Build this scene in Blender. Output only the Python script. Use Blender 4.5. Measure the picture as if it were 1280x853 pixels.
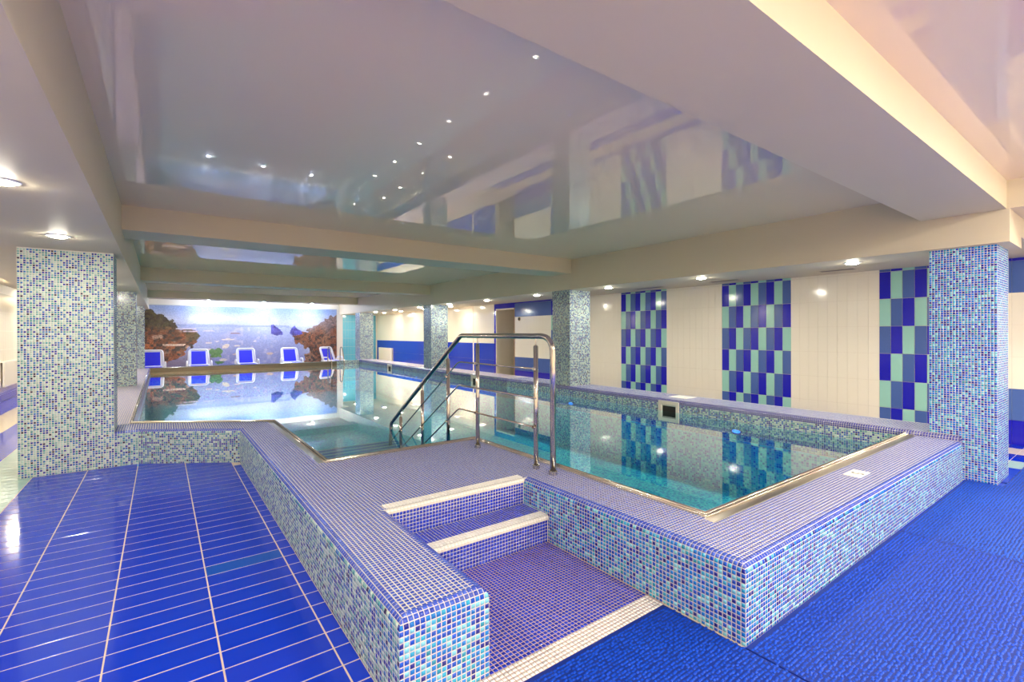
import bpy, math, random
import numpy as np
from mathutils import Matrix, Vector

# ------------------------------------------------------------------ camera, world, exposure
scene = bpy.context.scene
for o in list(bpy.data.objects):
    bpy.data.objects.remove(o)
col = scene.collection
EYE = Vector((0.0, 0.0, 1.5))
yaw, pitch, roll = 0.6350, 0.0025, -0.0029
cy_, sy_ = math.cos(yaw), math.sin(yaw)
A = Matrix(((cy_, -sy_, 0), (0, 0, -1), (sy_, cy_, 0)))
B = Matrix(((1, 0, 0), (0, math.cos(pitch), -math.sin(pitch)), (0, math.sin(pitch), math.cos(pitch))))
R = Matrix(((math.cos(roll), -math.sin(roll), 0), (math.sin(roll), math.cos(roll), 0), (0, 0, 1)))
M = R @ B @ A                                   # rows: camera right, down, forward
cam_data = bpy.data.cameras.new('camera')
cam = bpy.data.objects.new('camera', cam_data)
col.objects.link(cam)
mw = Matrix.Identity(4)
for i in range(3):
    mw[i][0] = M[0][i]; mw[i][1] = -M[1][i]; mw[i][2] = -M[2][i]; mw[i][3] = EYE[i]
cam.matrix_world = mw
cam_data.sensor_fit = 'HORIZONTAL'
cam_data.sensor_width = 36.0
cam_data.lens = 595.53 / 1280 * 36
cam_data.shift_y = -8.4 / 1280
cam_data.clip_start = 0.02
cam_data.clip_end = 200
scene.camera = cam

world = bpy.data.worlds.new('world')
world.use_nodes = True
world.node_tree.nodes['Background'].inputs[0].default_value = (0.75, 0.82, 1.0, 1)
world.node_tree.nodes['Background'].inputs[1].default_value = 0.5
scene.world = world
vs = scene.view_settings
scene.display_settings.display_device = 'sRGB'
vs.view_transform = 'Standard'
vs.look = 'None'
vs.gamma = 1.0
vs.use_curve_mapping = False
vs.exposure = 2.48
scene.cycles.max_bounces = 12
scene.cycles.diffuse_bounces = 6
scene.cycles.glossy_bounces = 5
scene.cycles.transparent_max_bounces = 12
scene.cycles.sample_clamp_indirect = 12.0
LAMP = 110.0         # radiance of a warm downlight lens
BACK = 185.0         # brighter lamps: fill added behind the camera, and the left aisle
COOL = 240.0         # radiance of the cool lamps over the mural
WARM_RGB = (0.985, 0.922, 0.765)
COOL_RGB = (0.70, 0.80, 1.0)

rng = np.random.default_rng(7)
PI = math.pi

# ------------------------------------------------------------------ helpers
def lin(c):
    return tuple(((v / 255) / 12.92 if v / 255 <= 0.04045 else ((v / 255 + 0.055) / 1.055) ** 2.4) for v in c)

def lin4(c):
    return lin(c) + (1.0,)

def principled(name, rgb, rough=0.4, metal=0.0, spec=0.5, ior=1.5):
    m = bpy.data.materials.new(name)
    m.use_nodes = True
    b = m.node_tree.nodes['Principled BSDF']
    b.inputs['Base Color'].default_value = lin4(rgb)
    b.inputs['Roughness'].default_value = rough
    b.inputs['Metallic'].default_value = metal
    b.inputs['Specular IOR Level'].default_value = spec
    b.inputs['IOR'].default_value = ior
    return m

def nodes_of(m):
    return m.node_tree.nodes, m.node_tree.links, m.node_tree.nodes['Principled BSDF']

def add_noise_tint(m, rgb_a, rgb_b, scale, bump=0.0, bump_scale=None):
    n, l, b = nodes_of(m)
    tc = n.new('ShaderNodeTexCoord')
    nz = n.new('ShaderNodeTexNoise'); nz.inputs['Scale'].default_value = scale; nz.inputs['Detail'].default_value = 4
    mx = n.new('ShaderNodeMix'); mx.data_type = 'RGBA'
    mx.inputs['A'].default_value = lin4(rgb_a); mx.inputs['B'].default_value = lin4(rgb_b)
    l.new(tc.outputs['Object'], nz.inputs['Vector'])
    l.new(nz.outputs['Fac'], mx.inputs['Factor'])
    l.new(mx.outputs['Result'], b.inputs['Base Color'])
    if bump:
        nb = n.new('ShaderNodeTexNoise'); nb.inputs['Scale'].default_value = bump_scale or scale * 8
        l.new(tc.outputs['Object'], nb.inputs['Vector'])
        bp = n.new('ShaderNodeBump'); bp.inputs['Strength'].default_value = bump; bp.inputs['Distance'].default_value = 0.01
        l.new(nb.outputs['Fac'], bp.inputs['Height']); l.new(bp.outputs['Normal'], b.inputs['Normal'])
    return m

def color_attr_mat(name, rough, spec=0.5, bump=0.0):
    m = principled(name, (128, 128, 128), rough, 0, spec)
    n, l, b = nodes_of(m)
    at = n.new('ShaderNodeAttribute'); at.attribute_name = 'Col'
    l.new(at.outputs['Color'], b.inputs['Base Color'])
    if bump:
        tc = n.new('ShaderNodeTexCoord')
        nb = n.new('ShaderNodeTexNoise'); nb.inputs['Scale'].default_value = 60
        l.new(tc.outputs['Object'], nb.inputs['Vector'])
        bp = n.new('ShaderNodeBump'); bp.inputs['Strength'].default_value = bump; bp.inputs['Distance'].default_value = 0.004
        l.new(nb.outputs['Fac'], bp.inputs['Height']); l.new(bp.outputs['Normal'], b.inputs['Normal'])
    return m

def mosaic_mat(name, palette, grout, rough=0.18, pitch=0.0233, gap=0.17):
    """small glass mosaic for surfaces too far away to tell the tiles apart; UVs are metres"""
    m = principled(name, (128, 128, 128), rough)
    n, l, b = nodes_of(m)
    uv = n.new('ShaderNodeUVMap'); uv.uv_map = 'UVMap'
    sc = n.new('ShaderNodeVectorMath'); sc.operation = 'SCALE'; sc.inputs['Scale'].default_value = 1 / pitch
    l.new(uv.outputs['UV'], sc.inputs[0])
    fl = n.new('ShaderNodeVectorMath'); fl.operation = 'FLOOR'; l.new(sc.outputs[0], fl.inputs[0])
    fr = n.new('ShaderNodeVectorMath'); fr.operation = 'FRACTION'; l.new(sc.outputs[0], fr.inputs[0])
    wn = n.new('ShaderNodeTexWhiteNoise'); wn.noise_dimensions = '2D'; l.new(fl.outputs[0], wn.inputs['Vector'])
    rp = n.new('ShaderNodeValToRGB'); rp.color_ramp.interpolation = 'CONSTANT'
    tot = sum(w for _, w in palette); acc = 0
    while len(rp.color_ramp.elements) < len(palette):
        rp.color_ramp.elements.new(0.5)
    for i, (c, w) in enumerate(palette):
        rp.color_ramp.elements[i].position = acc / tot; rp.color_ramp.elements[i].color = lin4(c); acc += w
    l.new(wn.outputs['Value'], rp.inputs['Fac'])
    sx = n.new('ShaderNodeSeparateXYZ'); l.new(fr.outputs[0], sx.inputs[0])
    gx = n.new('ShaderNodeMath'); gx.operation = 'GREATER_THAN'; gx.inputs[1].default_value = 1 - gap
    gy = n.new('ShaderNodeMath'); gy.operation = 'GREATER_THAN'; gy.inputs[1].default_value = 1 - gap
    l.new(sx.outputs[0], gx.inputs[0]); l.new(sx.outputs[1], gy.inputs[0])
    mxm = n.new('ShaderNodeMath'); mxm.operation = 'MAXIMUM'
    l.new(gx.outputs[0], mxm.inputs[0]); l.new(gy.outputs[0], mxm.inputs[1])
    mx = n.new('ShaderNodeMix'); mx.data_type = 'RGBA'
    l.new(mxm.outputs[0], mx.inputs['Factor']); l.new(rp.outputs['Color'], mx.inputs['A'])
    mx.inputs['B'].default_value = lin4(grout)
    l.new(mx.outputs['Result'], b.inputs['Base Color'])
    return m

def emission(name, rgb_lin, strength):
    m = bpy.data.materials.new(name); m.use_nodes = True
    n = m.node_tree.nodes; l = m.node_tree.links
    n.clear()
    e = n.new('ShaderNodeEmission'); e.inputs[0].default_value = tuple(rgb_lin) + (1,); e.inputs[1].default_value = strength
    o = n.new('ShaderNodeOutputMaterial'); l.new(e.outputs[0], o.inputs[0])
    return m

def tag(o, label=None, cat=None, group=None, kind=None):
    if label: o['label'] = label
    if cat: o['category'] = cat
    if group: o['group'] = group
    if kind: o['kind'] = kind
    return o

def thing(name, label, cat, loc=(0, 0, 0), group=None, rz=0.0):
    o = bpy.data.objects.new(name, None)
    o.empty_display_size = 0.1
    o.location = loc; o.rotation_euler = (0, 0, rz)
    col.objects.link(o)
    return tag(o, label, cat, group)

def world_loc(o):
    v = Vector((0, 0, 0))
    while o is not None:
        v = v + o.location; o = o.parent
    return v

def obj(name, verts, faces, m, parent=None, local=False, colors=None, smooth=False):
    """one mesh object. verts are world coordinates unless local=True; UVs are box-projected metres"""
    v = np.asarray(verts, dtype=float).reshape(-1, 3)
    if parent is not None and not local:
        v = v - np.array(world_loc(parent))
    me = bpy.data.meshes.new(name)
    if isinstance(faces, np.ndarray):
        nf, k = faces.shape
        me.vertices.add(len(v)); me.vertices.foreach_set('co', v.astype(np.float32).ravel())
        me.loops.add(nf * k); me.loops.foreach_set('vertex_index', faces.astype(np.int32).ravel())
        me.polygons.add(nf)
        me.polygons.foreach_set('loop_start', np.arange(0, nf * k, k, dtype=np.int32))
        me.update(calc_edges=True)
    else:
        me.from_pydata([tuple(p) for p in v], [], [tuple(int(i) for i in f) for f in faces])
    me.update()
    nl = len(me.loops)
    if nl:
        li = np.zeros(nl, dtype=np.int32); me.loops.foreach_get('vertex_index', li)
        npoly = len(me.polygons)
        nrm = np.zeros(npoly * 3, dtype=np.float32); me.polygons.foreach_get('normal', nrm); nrm = nrm.reshape(-1, 3)
        lt = np.zeros(npoly, dtype=np.int32); me.polygons.foreach_get('loop_total', lt)
        pn = np.repeat(np.abs(nrm), lt, axis=0); ax = pn.argmax(1)
        off = np.array(world_loc(parent)) if parent is not None else np.zeros(3)
        P = v[li] + off
        uv = np.where((ax == 2)[:, None], P[:, [0, 1]], np.where((ax == 1)[:, None], P[:, [0, 2]], P[:, [1, 2]]))
        lay = me.uv_layers.new(name='UVMap'); lay.data.foreach_set('uv', uv.astype(np.float32).ravel())
        if colors is not None:
            ca = me.color_attributes.new('Col', 'FLOAT_COLOR', 'CORNER')
            cc = np.repeat(np.asarray(colors, dtype=np.float32), lt, axis=0)
            cc = np.hstack([cc, np.ones((len(cc), 1), np.float32)])
            ca.data.foreach_set('color', cc.ravel())
    if smooth:
        me.polygons.foreach_set('use_smooth', np.ones(len(me.polygons), dtype=bool))
    me.materials.append(m)
    o = bpy.data.objects.new(name, me); col.objects.link(o)
    if parent is not None:
        o.parent = parent
    return o

class MB:
    def __init__(self): self.v = []; self.f = []
    def add(self, v, f):
        b = len(self.v); self.v += [tuple(p) for p in v]; self.f += [tuple(b + i for i in q) for q in f]
    def box(self, x0, y0, z0, x1, y1, z1):
        self.add([(x0, y0, z0), (x1, y0, z0), (x1, y1, z0), (x0, y1, z0), (x0, y0, z1), (x1, y0, z1), (x1, y1, z1), (x0, y1, z1)],
                 [(3, 2, 1, 0), (4, 5, 6, 7), (0, 1, 5, 4), (1, 2, 6, 5), (2, 3, 7, 6), (3, 0, 4, 7)])
        return self
    def prism(self, poly, z0, z1):
        n = len(poly)
        self.add([(x, y, z0) for x, y in poly] + [(x, y, z1) for x, y in poly],
                 [tuple(range(n - 1, -1, -1)), tuple(range(n, 2 * n))] + [(i, (i + 1) % n, n + (i + 1) % n, n + i) for i in range(n)])
        return self
    def quad(self, a, b, c, d):
        self.add([a, b, c, d], [(0, 1, 2, 3)]); return self
    def tube(self, pts, r, n=14, cap=True):
        pts = [Vector(p) for p in pts]; k = len(pts)
        t0 = (pts[1] - pts[0]).normalized()
        u = t0.orthogonal().normalized(); rings = []
        for i, p in enumerate(pts):
            if i == 0: t = (pts[1] - pts[0]).normalized(); s = 1
            elif i == k - 1: t = (pts[-1] - pts[-2]).normalized(); s = 1
            else:
                a = (pts[i] - pts[i - 1]).normalized(); b = (pts[i + 1] - pts[i]).normalized(); t = (a + b).normalized()
                s = 1 / max(0.5, math.sqrt((1 + a.dot(b)) / 2))
            u = (u - t * u.dot(t)).normalized(); w = t.cross(u)
            if i not in (0, k - 1):
                bend = ((pts[i + 1] - pts[i]).normalized() - (pts[i] - pts[i - 1]).normalized())
                bend = bend.normalized() if bend.length > 1e-6 else None
            else: bend = None
            ring = []
            for j in range(n):
                d = u * math.cos(2 * PI * j / n) + w * math.sin(2 * PI * j / n)
                q = d * r
                if bend is not None: q = q + bend * (q.dot(bend)) * (s - 1)
                ring.append(p + q)
            rings.append(ring)
        v = [q for ring in rings for q in ring]; f = []
        for i in range(k - 1):
            for j in range(n):
                f.append((i * n + j, i * n + (j + 1) % n, (i + 1) * n + (j + 1) % n, (i + 1) * n + j))
        if cap: f.append(tuple(range(n - 1, -1, -1))); f.append(tuple((k - 1) * n + j for j in range(n)))
        self.add(v, f); return self
    def lathe(self, c, prof, n=24):
        v = []; f = []
        for r, z in prof:
            for j in range(n):
                v.append((c[0] + r * math.cos(2 * PI * j / n), c[1] + r * math.sin(2 * PI * j / n), c[2] + z))
        for i in range(len(prof) - 1):
            for j in range(n):
                f.append((i * n + j, i * n + (j + 1) % n, (i + 1) * n + (j + 1) % n, (i + 1) * n + j))
        if prof[0][0] > 1e-5: f.append(tuple(range(n - 1, -1, -1)))
        if prof[-1][0] > 1e-5: f.append(tuple((len(prof) - 1) * n + j for j in range(n)))
        self.add(v, f); return self
    def build(self, name, m, parent=None, **k):
        return obj(name, self.v, self.f, m, parent, **k)

def rbox_path(pts, r, n=5):
    """round the inner corners of a polyline"""
    out = [Vector(pts[0])]
    for i in range(1, len(pts) - 1):
        p = Vector(pts[i]); a = (Vector(pts[i - 1]) - p); b = (Vector(pts[i + 1]) - p)
        ra = min(r, a.length * 0.45, b.length * 0.45)
        pa = p + a.normalized() * ra; pb = p + b.normalized() * ra
        for k in range(n + 1):
            t = k / n
            out.append((pa * (1 - t) + p * t) * (1 - t) + (p * (1 - t) + pb * t) * t)
    out.append(Vector(pts[-1]))
    return out

def copy_tree(o, parent=None):
    c = o.copy(); col.objects.link(c)
    if parent is not None: c.parent = parent
    for ch in list(o.children): copy_tree(ch, c)
    return c

# ------------------------------------------------------------------ mosaic tile geometry (each tile a raised piece)
P_ = 0.0233
GAP = 0.0043
RISE = 0.0004

class Tiles:
    def __init__(self): self.V = []; self.F = []; self.C = []; self.n = 0
    def put(self, corners, normals, colors):
        """corners (k,4,3) at grout level, counter-clockwise seen from the normal side; normals (k,4,3)"""
        k = len(corners)
        if k == 0: return
        cen = corners.mean(1, keepdims=True)
        top = cen + (corners - cen) * 0.985 + normals * RISE
        base = corners - normals * 0.0022
        v = np.concatenate([base, top], 1).reshape(-1, 3)
        q = np.array([[4, 5, 6, 7], [0, 1, 5, 4], [1, 2, 6, 5], [2, 3, 7, 6], [3, 0, 4, 7]])
        f = (q[None] + (np.arange(k) * 8)[:, None, None]).reshape(-1, 4) + self.n
        self.n += k * 8
        self.V.append(v); self.F.append(f); self.C.append(np.repeat(colors, 5, axis=0))
    def plane(self, O, U, W, nu, nv, colorf, inside=None, pitch=P_, gap=GAP, pitch2=None):
        """grid of nu x nv tiles from corner O along unit axes U and W (normal = U x W)"""
        O, U, W = (np.array(q, float) for q in (O, U, W)); N = np.cross(U, W)
        a, b = np.meshgrid(np.arange(nu), np.arange(nv), indexing='ij'); a = a.ravel(); b = b.ravel()
        p2 = pitch2 or pitch
        cen = O + ((a + .5) * pitch)[:, None] * U + ((b + .5) * p2)[:, None] * W
        if inside is not None:
            keep = inside(cen); a, b, cen = a[keep], b[keep], cen[keep]
        if len(cen) == 0: return
        h = (pitch - gap) / 2; U = U * h; W = W * (p2 - gap) / 2
        cs = np.stack([cen - U - W, cen + U - W, cen + U + W, cen - U + W], 1)
        self.put(cs, np.broadcast_to(N, cs.shape), colorf(len(cen), a, b))
    def build(self, name, m, parent):
        o = obj(name, np.concatenate(self.V), np.concatenate(self.F), m, parent, colors=np.concatenate(self.C))
        o['kind'] = 'stuff'
        return o

def pick(palette, jitter=0.06):
    cols = np.array([lin(c) for c, _ in palette]); w = np.array([q for _, q in palette], float); w /= w.sum()
    def f(n, a=None, b=None):
        i = rng.choice(len(cols), n, p=w)
        return np.clip(cols[i] * (1 + rng.normal(0, jitter, (n, 1))), 0, 1)
    return f

PAL_A = [((118, 204, 226), 13), ((48, 170, 214), 15), ((4, 122, 214), 32), ((6, 76, 200), 25), ((10, 24, 144), 9), ((30, 148, 180), 7)]
PAL_B = [((186, 216, 206), 34), ((124, 180, 176), 20), ((52, 118, 186), 24), ((34, 56, 158), 15), ((44, 34, 70), 4), ((70, 156, 160), 8)]  # same tile mix as the blue palette, greened to imitate warmer light
PAL_DECK = [((48, 80, 198), 5), ((58, 92, 202), 4), ((42, 70, 188), 4), ((72, 92, 188), 2)]
PAL_FLOOR = [((22, 52, 196), 5), ((26, 60, 206), 4), ((20, 42, 180), 4)]
PAL_LIP = [((60, 62, 156), 5), ((74, 74, 160), 4), ((44, 46, 136), 4)]
PAL_WHITE = [((246, 244, 240), 1), ((242, 240, 236), 1)]
PAL_POOL = [((70, 208, 222), 5), ((100, 232, 234), 5), ((44, 164, 216), 3), ((160, 242, 238), 2), ((36, 128, 200), 2)]
GROUT = (198, 196, 192)
cA, cB, cD, cF, cL, cW = pick(PAL_A), pick(PAL_B), pick(PAL_DECK), pick(PAL_FLOOR), pick(PAL_LIP), pick(PAL_WHITE, 0.02)

# ------------------------------------------------------------------ materials
m_tile = color_attr_mat('glazed_mosaic', 0.14, 0.9, 0.06)
m_grout = principled('grout', GROUT, 0.75)
m_grout_light = principled('grout_light', (216, 214, 204), 0.75)
m_grout_dark = principled('grout_dark', (186, 160, 150), 0.75)
m_mosA = mosaic_mat('mosaic_blue_far', PAL_A, GROUT)
m_mosB = mosaic_mat('mosaic_warm_light_far', [((172, 198, 192), 34), ((122, 162, 166), 20), ((68, 112, 160), 24), ((42, 58, 132), 15), ((62, 50, 70), 6)], (196, 192, 184))  # greyed far version of the palette that carries the warm light's cast
m_mosD = mosaic_mat('mosaic_deck_far', PAL_DECK, (224, 208, 198), 0.3, P_, 0.38)
m_pool = mosaic_mat('mosaic_pool_basin', PAL_POOL, (150, 226, 232), 0.3, 0.03, 0.12)
m_poolstep = mosaic_mat('mosaic_pool_step', PAL_FLOOR, (120, 140, 190), 0.3)
m_paint = add_noise_tint(principled('beam_paint', (210, 197, 170), 0.55), (213, 200, 173), (207, 194, 167), 1.5, 0.02, 40)
m_stretch = principled('stretch_ceiling', (236, 217, 190), 0.0, 0, 0.6, 1.5)
m_cream = principled('cream_glazed_tile', (246, 238, 218), 0.12)
m_plaster = principled('cream_plaster', (236, 228, 212), 0.6)
m_royal = principled('royal_blue_wall_tile', (36, 34, 186), 0.1)
m_slate = principled('slate_blue_wall_tile', (78, 106, 172), 0.12)
m_mint = principled('mint_wall_tile', (160, 214, 198), 0.12)
m_blue2 = principled('blue_wall_tile', (34, 64, 190), 0.12)
m_teal = principled('teal_wall_tile', (104, 184, 216), 0.12)
m_floor_blue = add_noise_tint(principled('blue_floor_tile', (10, 52, 200), 0.09), (8, 48, 194), (12, 57, 206), 3.0, 0.03, 6)
m_floor_teal = principled('teal_floor_tile', (10, 78, 188), 0.1)
m_floor_mint = principled('mint_floor_tile', (170, 205, 196), 0.12)
m_floor_cream = principled('cream_floor_tile', (232, 216, 190), 0.12)
m_floor_grout = principled('floor_grout', (206, 188, 176), 0.7)
m_steel = principled('polished_steel', (200, 194, 186), 0.13, 1.0)
m_steel_dull = principled('brushed_steel', (176, 168, 156), 0.3, 1.0)
m_steel_dark = principled('stained_steel', (122, 112, 96), 0.35, 1.0)
m_white = principled('white_resin', (238, 238, 240), 0.35)
m_whitetile = color_attr_mat('white_nosing_tile', 0.3, 0.5)
m_grout_white = principled('nosing_grout', (228, 218, 206), 0.7)
m_sling = add_noise_tint(principled('blue_sling', (28, 30, 210), 0.6), (24, 26, 205), (36, 38, 218), 30)
m_mat = add_noise_tint(principled('blue_vinyl_matting', (2, 62, 184), 0.42, 0, 0.3), (1, 54, 172), (3, 76, 200), 2.2)
m_mat2 = add_noise_tint(principled('blue_vinyl_matting_mottled', (6, 62, 180), 0.45, 0, 0.3), (10, 52, 164), (6, 88, 206), 1.2)  # tone varies in broad noise patches
m_matback = principled('blue_vinyl_backing', (4, 36, 128), 0.5)
m_plastic = principled('ivory_plastic', (224, 214, 198), 0.4)
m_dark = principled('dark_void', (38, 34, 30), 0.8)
m_vent = principled('vent_slot', (120, 110, 104), 0.5)
m_plaque = principled('white_plaque', (244, 242, 236), 0.3)
m_ink = principled('grey_ink', (96, 100, 92), 0.5)
m_radiator = principled('radiator_enamel', (240, 232, 216), 0.35)
m_door = principled('door_frame_brown', (150, 112, 70), 0.5)
m_lens_warm = emission('warm_lamp_lens', WARM_RGB, LAMP)
m_lens_back = emission('boosted_lamp_lens', WARM_RGB, BACK)
m_lens_cool = emission('cool_lamp_lens', COOL_RGB, COOL)
m_lens_blue = emission('underwater_lamp_lens', (0.05, 0.26, 1.0), 0.45)
m_mural = color_attr_mat('mural_glass', 0.14, 0.6)
# per-tile tilt makes the mural sparkle under its lamps
n_, l_, b_ = nodes_of(m_mural)
_uv = n_.new('ShaderNodeUVMap'); _uv.uv_map = 'UVMap'
_s = n_.new('ShaderNodeVectorMath'); _s.operation = 'SCALE'; _s.inputs['Scale'].default_value = 1 / 0.025; l_.new(_uv.outputs[0], _s.inputs[0])
_f = n_.new('ShaderNodeVectorMath'); _f.operation = 'FLOOR'; l_.new(_s.outputs[0], _f.inputs[0])
_w = n_.new('ShaderNodeTexWhiteNoise'); _w.noise_dimensions = '2D'; l_.new(_f.outputs[0], _w.inputs['Vector'])
_g = n_.new('ShaderNodeNewGeometry')
_sub = n_.new('ShaderNodeVectorMath'); _sub.operation = 'SUBTRACT'; l_.new(_w.outputs['Color'], _sub.inputs[0]); _sub.inputs[1].default_value = (0.5, 0.5, 0.5)
_mul = n_.new('ShaderNodeVectorMath'); _mul.operation = 'SCALE'; _mul.inputs['Scale'].default_value = 0.12; l_.new(_sub.outputs[0], _mul.inputs[0])
_add = n_.new('ShaderNodeVectorMath'); _add.operation = 'ADD'; l_.new(_g.outputs['Normal'], _add.inputs[0]); l_.new(_mul.outputs[0], _add.inputs[1])
_nrm = n_.new('ShaderNodeVectorMath'); _nrm.operation = 'NORMALIZE'; l_.new(_add.outputs[0], _nrm.inputs[0])
l_.new(_nrm.outputs[0], b_.inputs['Normal'])

m_water = bpy.data.materials.new('pool_water'); m_water.use_nodes = True
n_ = m_water.node_tree.nodes; l_ = m_water.node_tree.links; n_.clear()
_o = n_.new('ShaderNodeOutputMaterial'); _ad = n_.new('ShaderNodeAddShader'); _tr = n_.new('ShaderNodeBsdfTransparent'); _gl = n_.new('ShaderNodeBsdfGlossy')
_tr.inputs[0].default_value = (0.50, 0.92, 0.985, 1); _gl.inputs['Roughness'].default_value = 0.0
_fr = n_.new('ShaderNodeFresnel'); _fr.inputs['IOR'].default_value = 1.34
_tc = n_.new('ShaderNodeTexCoord'); _nz = n_.new('ShaderNodeTexNoise'); _nz.inputs['Scale'].default_value = 1.3; _nz.inputs['Detail'].default_value = 2
_bp = n_.new('ShaderNodeBump'); _bp.inputs['Strength'].default_value = 0.01; _bp.inputs['Distance'].default_value = 0.02
l_.new(_tc.outputs['Object'], _nz.inputs['Vector']); l_.new(_nz.outputs['Fac'], _bp.inputs['Height'])
l_.new(_bp.outputs['Normal'], _gl.inputs['Normal']); l_.new(_bp.outputs['Normal'], _fr.inputs['Normal'])
_g2 = n_.new('ShaderNodeBsdfGlossy'); _g2.inputs['Roughness'].default_value = 0.0; _mx = n_.new('ShaderNodeMixShader')
_mm = n_.new('ShaderNodeMath'); _mm.operation = 'MULTIPLY'; _mm.inputs[1].default_value = 0.95
l_.new(_bp.outputs['Normal'], _g2.inputs['Normal'])
l_.new(_fr.outputs[0], _mm.inputs[0]); l_.new(_mm.outputs[0], _g2.inputs['Color'])
l_.new(_fr.outputs[0], _mx.inputs[0]); l_.new(_tr.outputs[0], _mx.inputs[1]); l_.new(_gl.outputs[0], _mx.inputs[2])
l_.new(_mx.outputs[0], _ad.inputs[0]); l_.new(_g2.outputs[0], _ad.inputs[1]); l_.new(_ad.outputs[0], _o.inputs[0])

# ------------------------------------------------------------------ main dimensions
D = 0.39            # pool deck
WL = 0.25           # water level
LIP = 0.44          # raised wall on the right side of the pool
XL, XN, XS, YF, YE = 0.735, 1.15, 2.235, 1.165, 1.735
Y1, Y2, ZT = 2.60, 2.885, 0.195       # risers of the entry steps
RX = 6.48           # face of the right pool wall
LX0, LX1 = -1.20, -0.43               # left columns
CX0, CX1 = 6.55, 7.12                 # right columns
WR, WLF, YB, YFAR = 9.10, -2.87, -4.0, 22.0
ZL, ZR, ZH = 2.41, 2.36, 2.945        # left soffit, right soffit, hall ceiling

def struct(name, mb, m, parent=None):
    o = mb.build(name, m, parent)
    if parent is None: o['kind'] = 'structure'
    return o

# ------------------------------------------------------------------ floor
fl = MB()
for x0, y0, x1, y1 in ((WLF - .1, YB - .1, -0.45, 24.6), (-0.45, YB - .1, WR + .1, 1.9), (-0.45, 1.9, 1.0, 6.9), (7.0, 1.9, WR + .1, 24.6), (-0.45, 19.5, 7.0, 24.6)):
    fl.box(x0, y0, -0.12, x1, y1, -0.0012)
floor = struct('floor', fl, m_floor_grout)

TW, TP, TY0 = 0.4375, 0.145, 3.057
tile_cache = {}
def floor_tile(x0, x1, y0, y1, m):
    g = 0.0030
    w, d = round(x1 - x0 - 2 * g, 4), round(y1 - y0 - 2 * g, 4)
    key = (w, d, m.name)
    if key not in tile_cache:
        b = 0.002
        v = [(-w/2, -d/2, -.008), (w/2, -d/2, -.008), (w/2, d/2, -.008), (-w/2, d/2, -.008), (-w/2, -d/2, -b), (w/2, -d/2, -b), (w/2, d/2, -b), (-w/2, d/2, -b),
             (-w/2+b, -d/2+b, 0), (w/2-b, -d/2+b, 0), (w/2-b, d/2-b, 0), (-w/2+b, d/2-b, 0)]
        f = [(8, 9, 10, 11), (4, 5, 9, 8), (5, 6, 10, 9), (6, 7, 11, 10), (7, 4, 8, 11), (0, 1, 5, 4), (1, 2, 6, 5), (2, 3, 7, 6), (3, 0, 4, 7)]
        o = obj('floor_tile', v, f, m, floor, local=True)
        tile_cache[key] = o
    else:
        o = tile_cache[key].copy(); col.objects.link(o); o.parent = floor
    o.location = ((x0 + x1) / 2, (y0 + y1) / 2, 0.0 + random.Random(int(x0 * 991 + y0 * 7919)).uniform(-.0004, .0004))
    return o

xs = [-1.0925, -0.655, -0.2175, 0.22, 0.6575]
for k in range(-10, 28):
    y0 = TY0 + k * TP
    for i in range(5):
        x0 = xs[i]; x1 = xs[i + 1] if i < 4 else XL + .002
        if y0 + TP > 6.36 and i == 4: continue
        if y0 > 7.0 - 0.02: continue
        y1 = y0 + TP
        if y1 > 7.0: y1 = 7.0
        # the angled wall covers a corner of the last rows
        if x0 > -0.25 and y0 > 6.98 - (x0 + 0.217) * 0.672: continue
        m = m_floor_teal if (i == 3 and abs(y0 - (TY0 + 3 * TP)) < 1e-6) else m_floor_blue
        floor_tile(x0, x1, y0, y1, m)
# stripes of the side aisles and the remaining field: too small or too far to pick apart, joined
def tile_field(name, x_edges, mats, y0, y1):
    by = {}
    for i, m in enumerate(mats):
        for k in range(int((y0 - TY0) / TP), int((y1 - TY0) / TP)):
            a = TY0 + k * TP; g = .0028
            by.setdefault(m.name, (m, MB()))[1].box(x_edges[i] + g, a + g, -.008, x_edges[i + 1] - g, a + TP - g, 0)
    for m, mb in by.values():
        o = mb.build(name, m, floor); o['kind'] = 'stuff'
tile_field('aisle_tiles', [WLF, -2.405, -1.9675, -1.53, -1.0925], [m_floor_blue, m_floor_cream, m_floor_blue, m_floor_mint], 1.0, 20)
tile_field('aisle_tiles', [6.6875, 7.125, 7.53, 7.9625, 8.40, 8.835, WR], [m_floor_blue, m_floor_blue, m_floor_mint, m_floor_blue, m_floor_cream, m_floor_blue], -0.5, 12)
tile_field('field_tiles', [-1.0925, -0.655, -0.2175, 0.22, 0.6575, 1.095], [m_floor_blue] * 5, -1.0, 1.6)
tile_field('field_tiles', [1.5 + .4375 * i for i in range(13)], [m_floor_blue] * 12, -2.0, 1.1)

# ------------------------------------------------------------------ walls
wl = struct('wall_left', MB().box(WLF - .15, YB, 0, WLF, 24.6, 3.0), m_plaster)
ct = MB()
for k in range(-6, 44):
    for r in range(5):
        ct.box(WLF, 9.0 + k * .437 * 0.5 + .002, .32 + r * .42 + .002, WLF + .004, 9.0 + (k + 1) * .437 * .5 - .002, .32 + (r + 1) * .42 - .002)
o = ct.build('cream_tiles', m_cream, wl); o['kind'] = 'stuff'
sk = MB()
for k in range(-10, 40): sk.box(WLF, 9 + k * .4375 + .002, 0.005, WLF + .006, 9 + (k + 1) * .4375 - .002, .155); sk.box(WLF, 9 + k * .4375 + .002, .16, WLF + .006, 9 + (k + 1) * .4375 - .002, .312)
o = sk.build('blue_tiles', m_royal, wl); o['kind'] = 'stuff'
struct('wall_back', MB().box(WLF - .15, YB - .15, 0, WR + .15, YB, 3.1), m_plaster)

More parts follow.
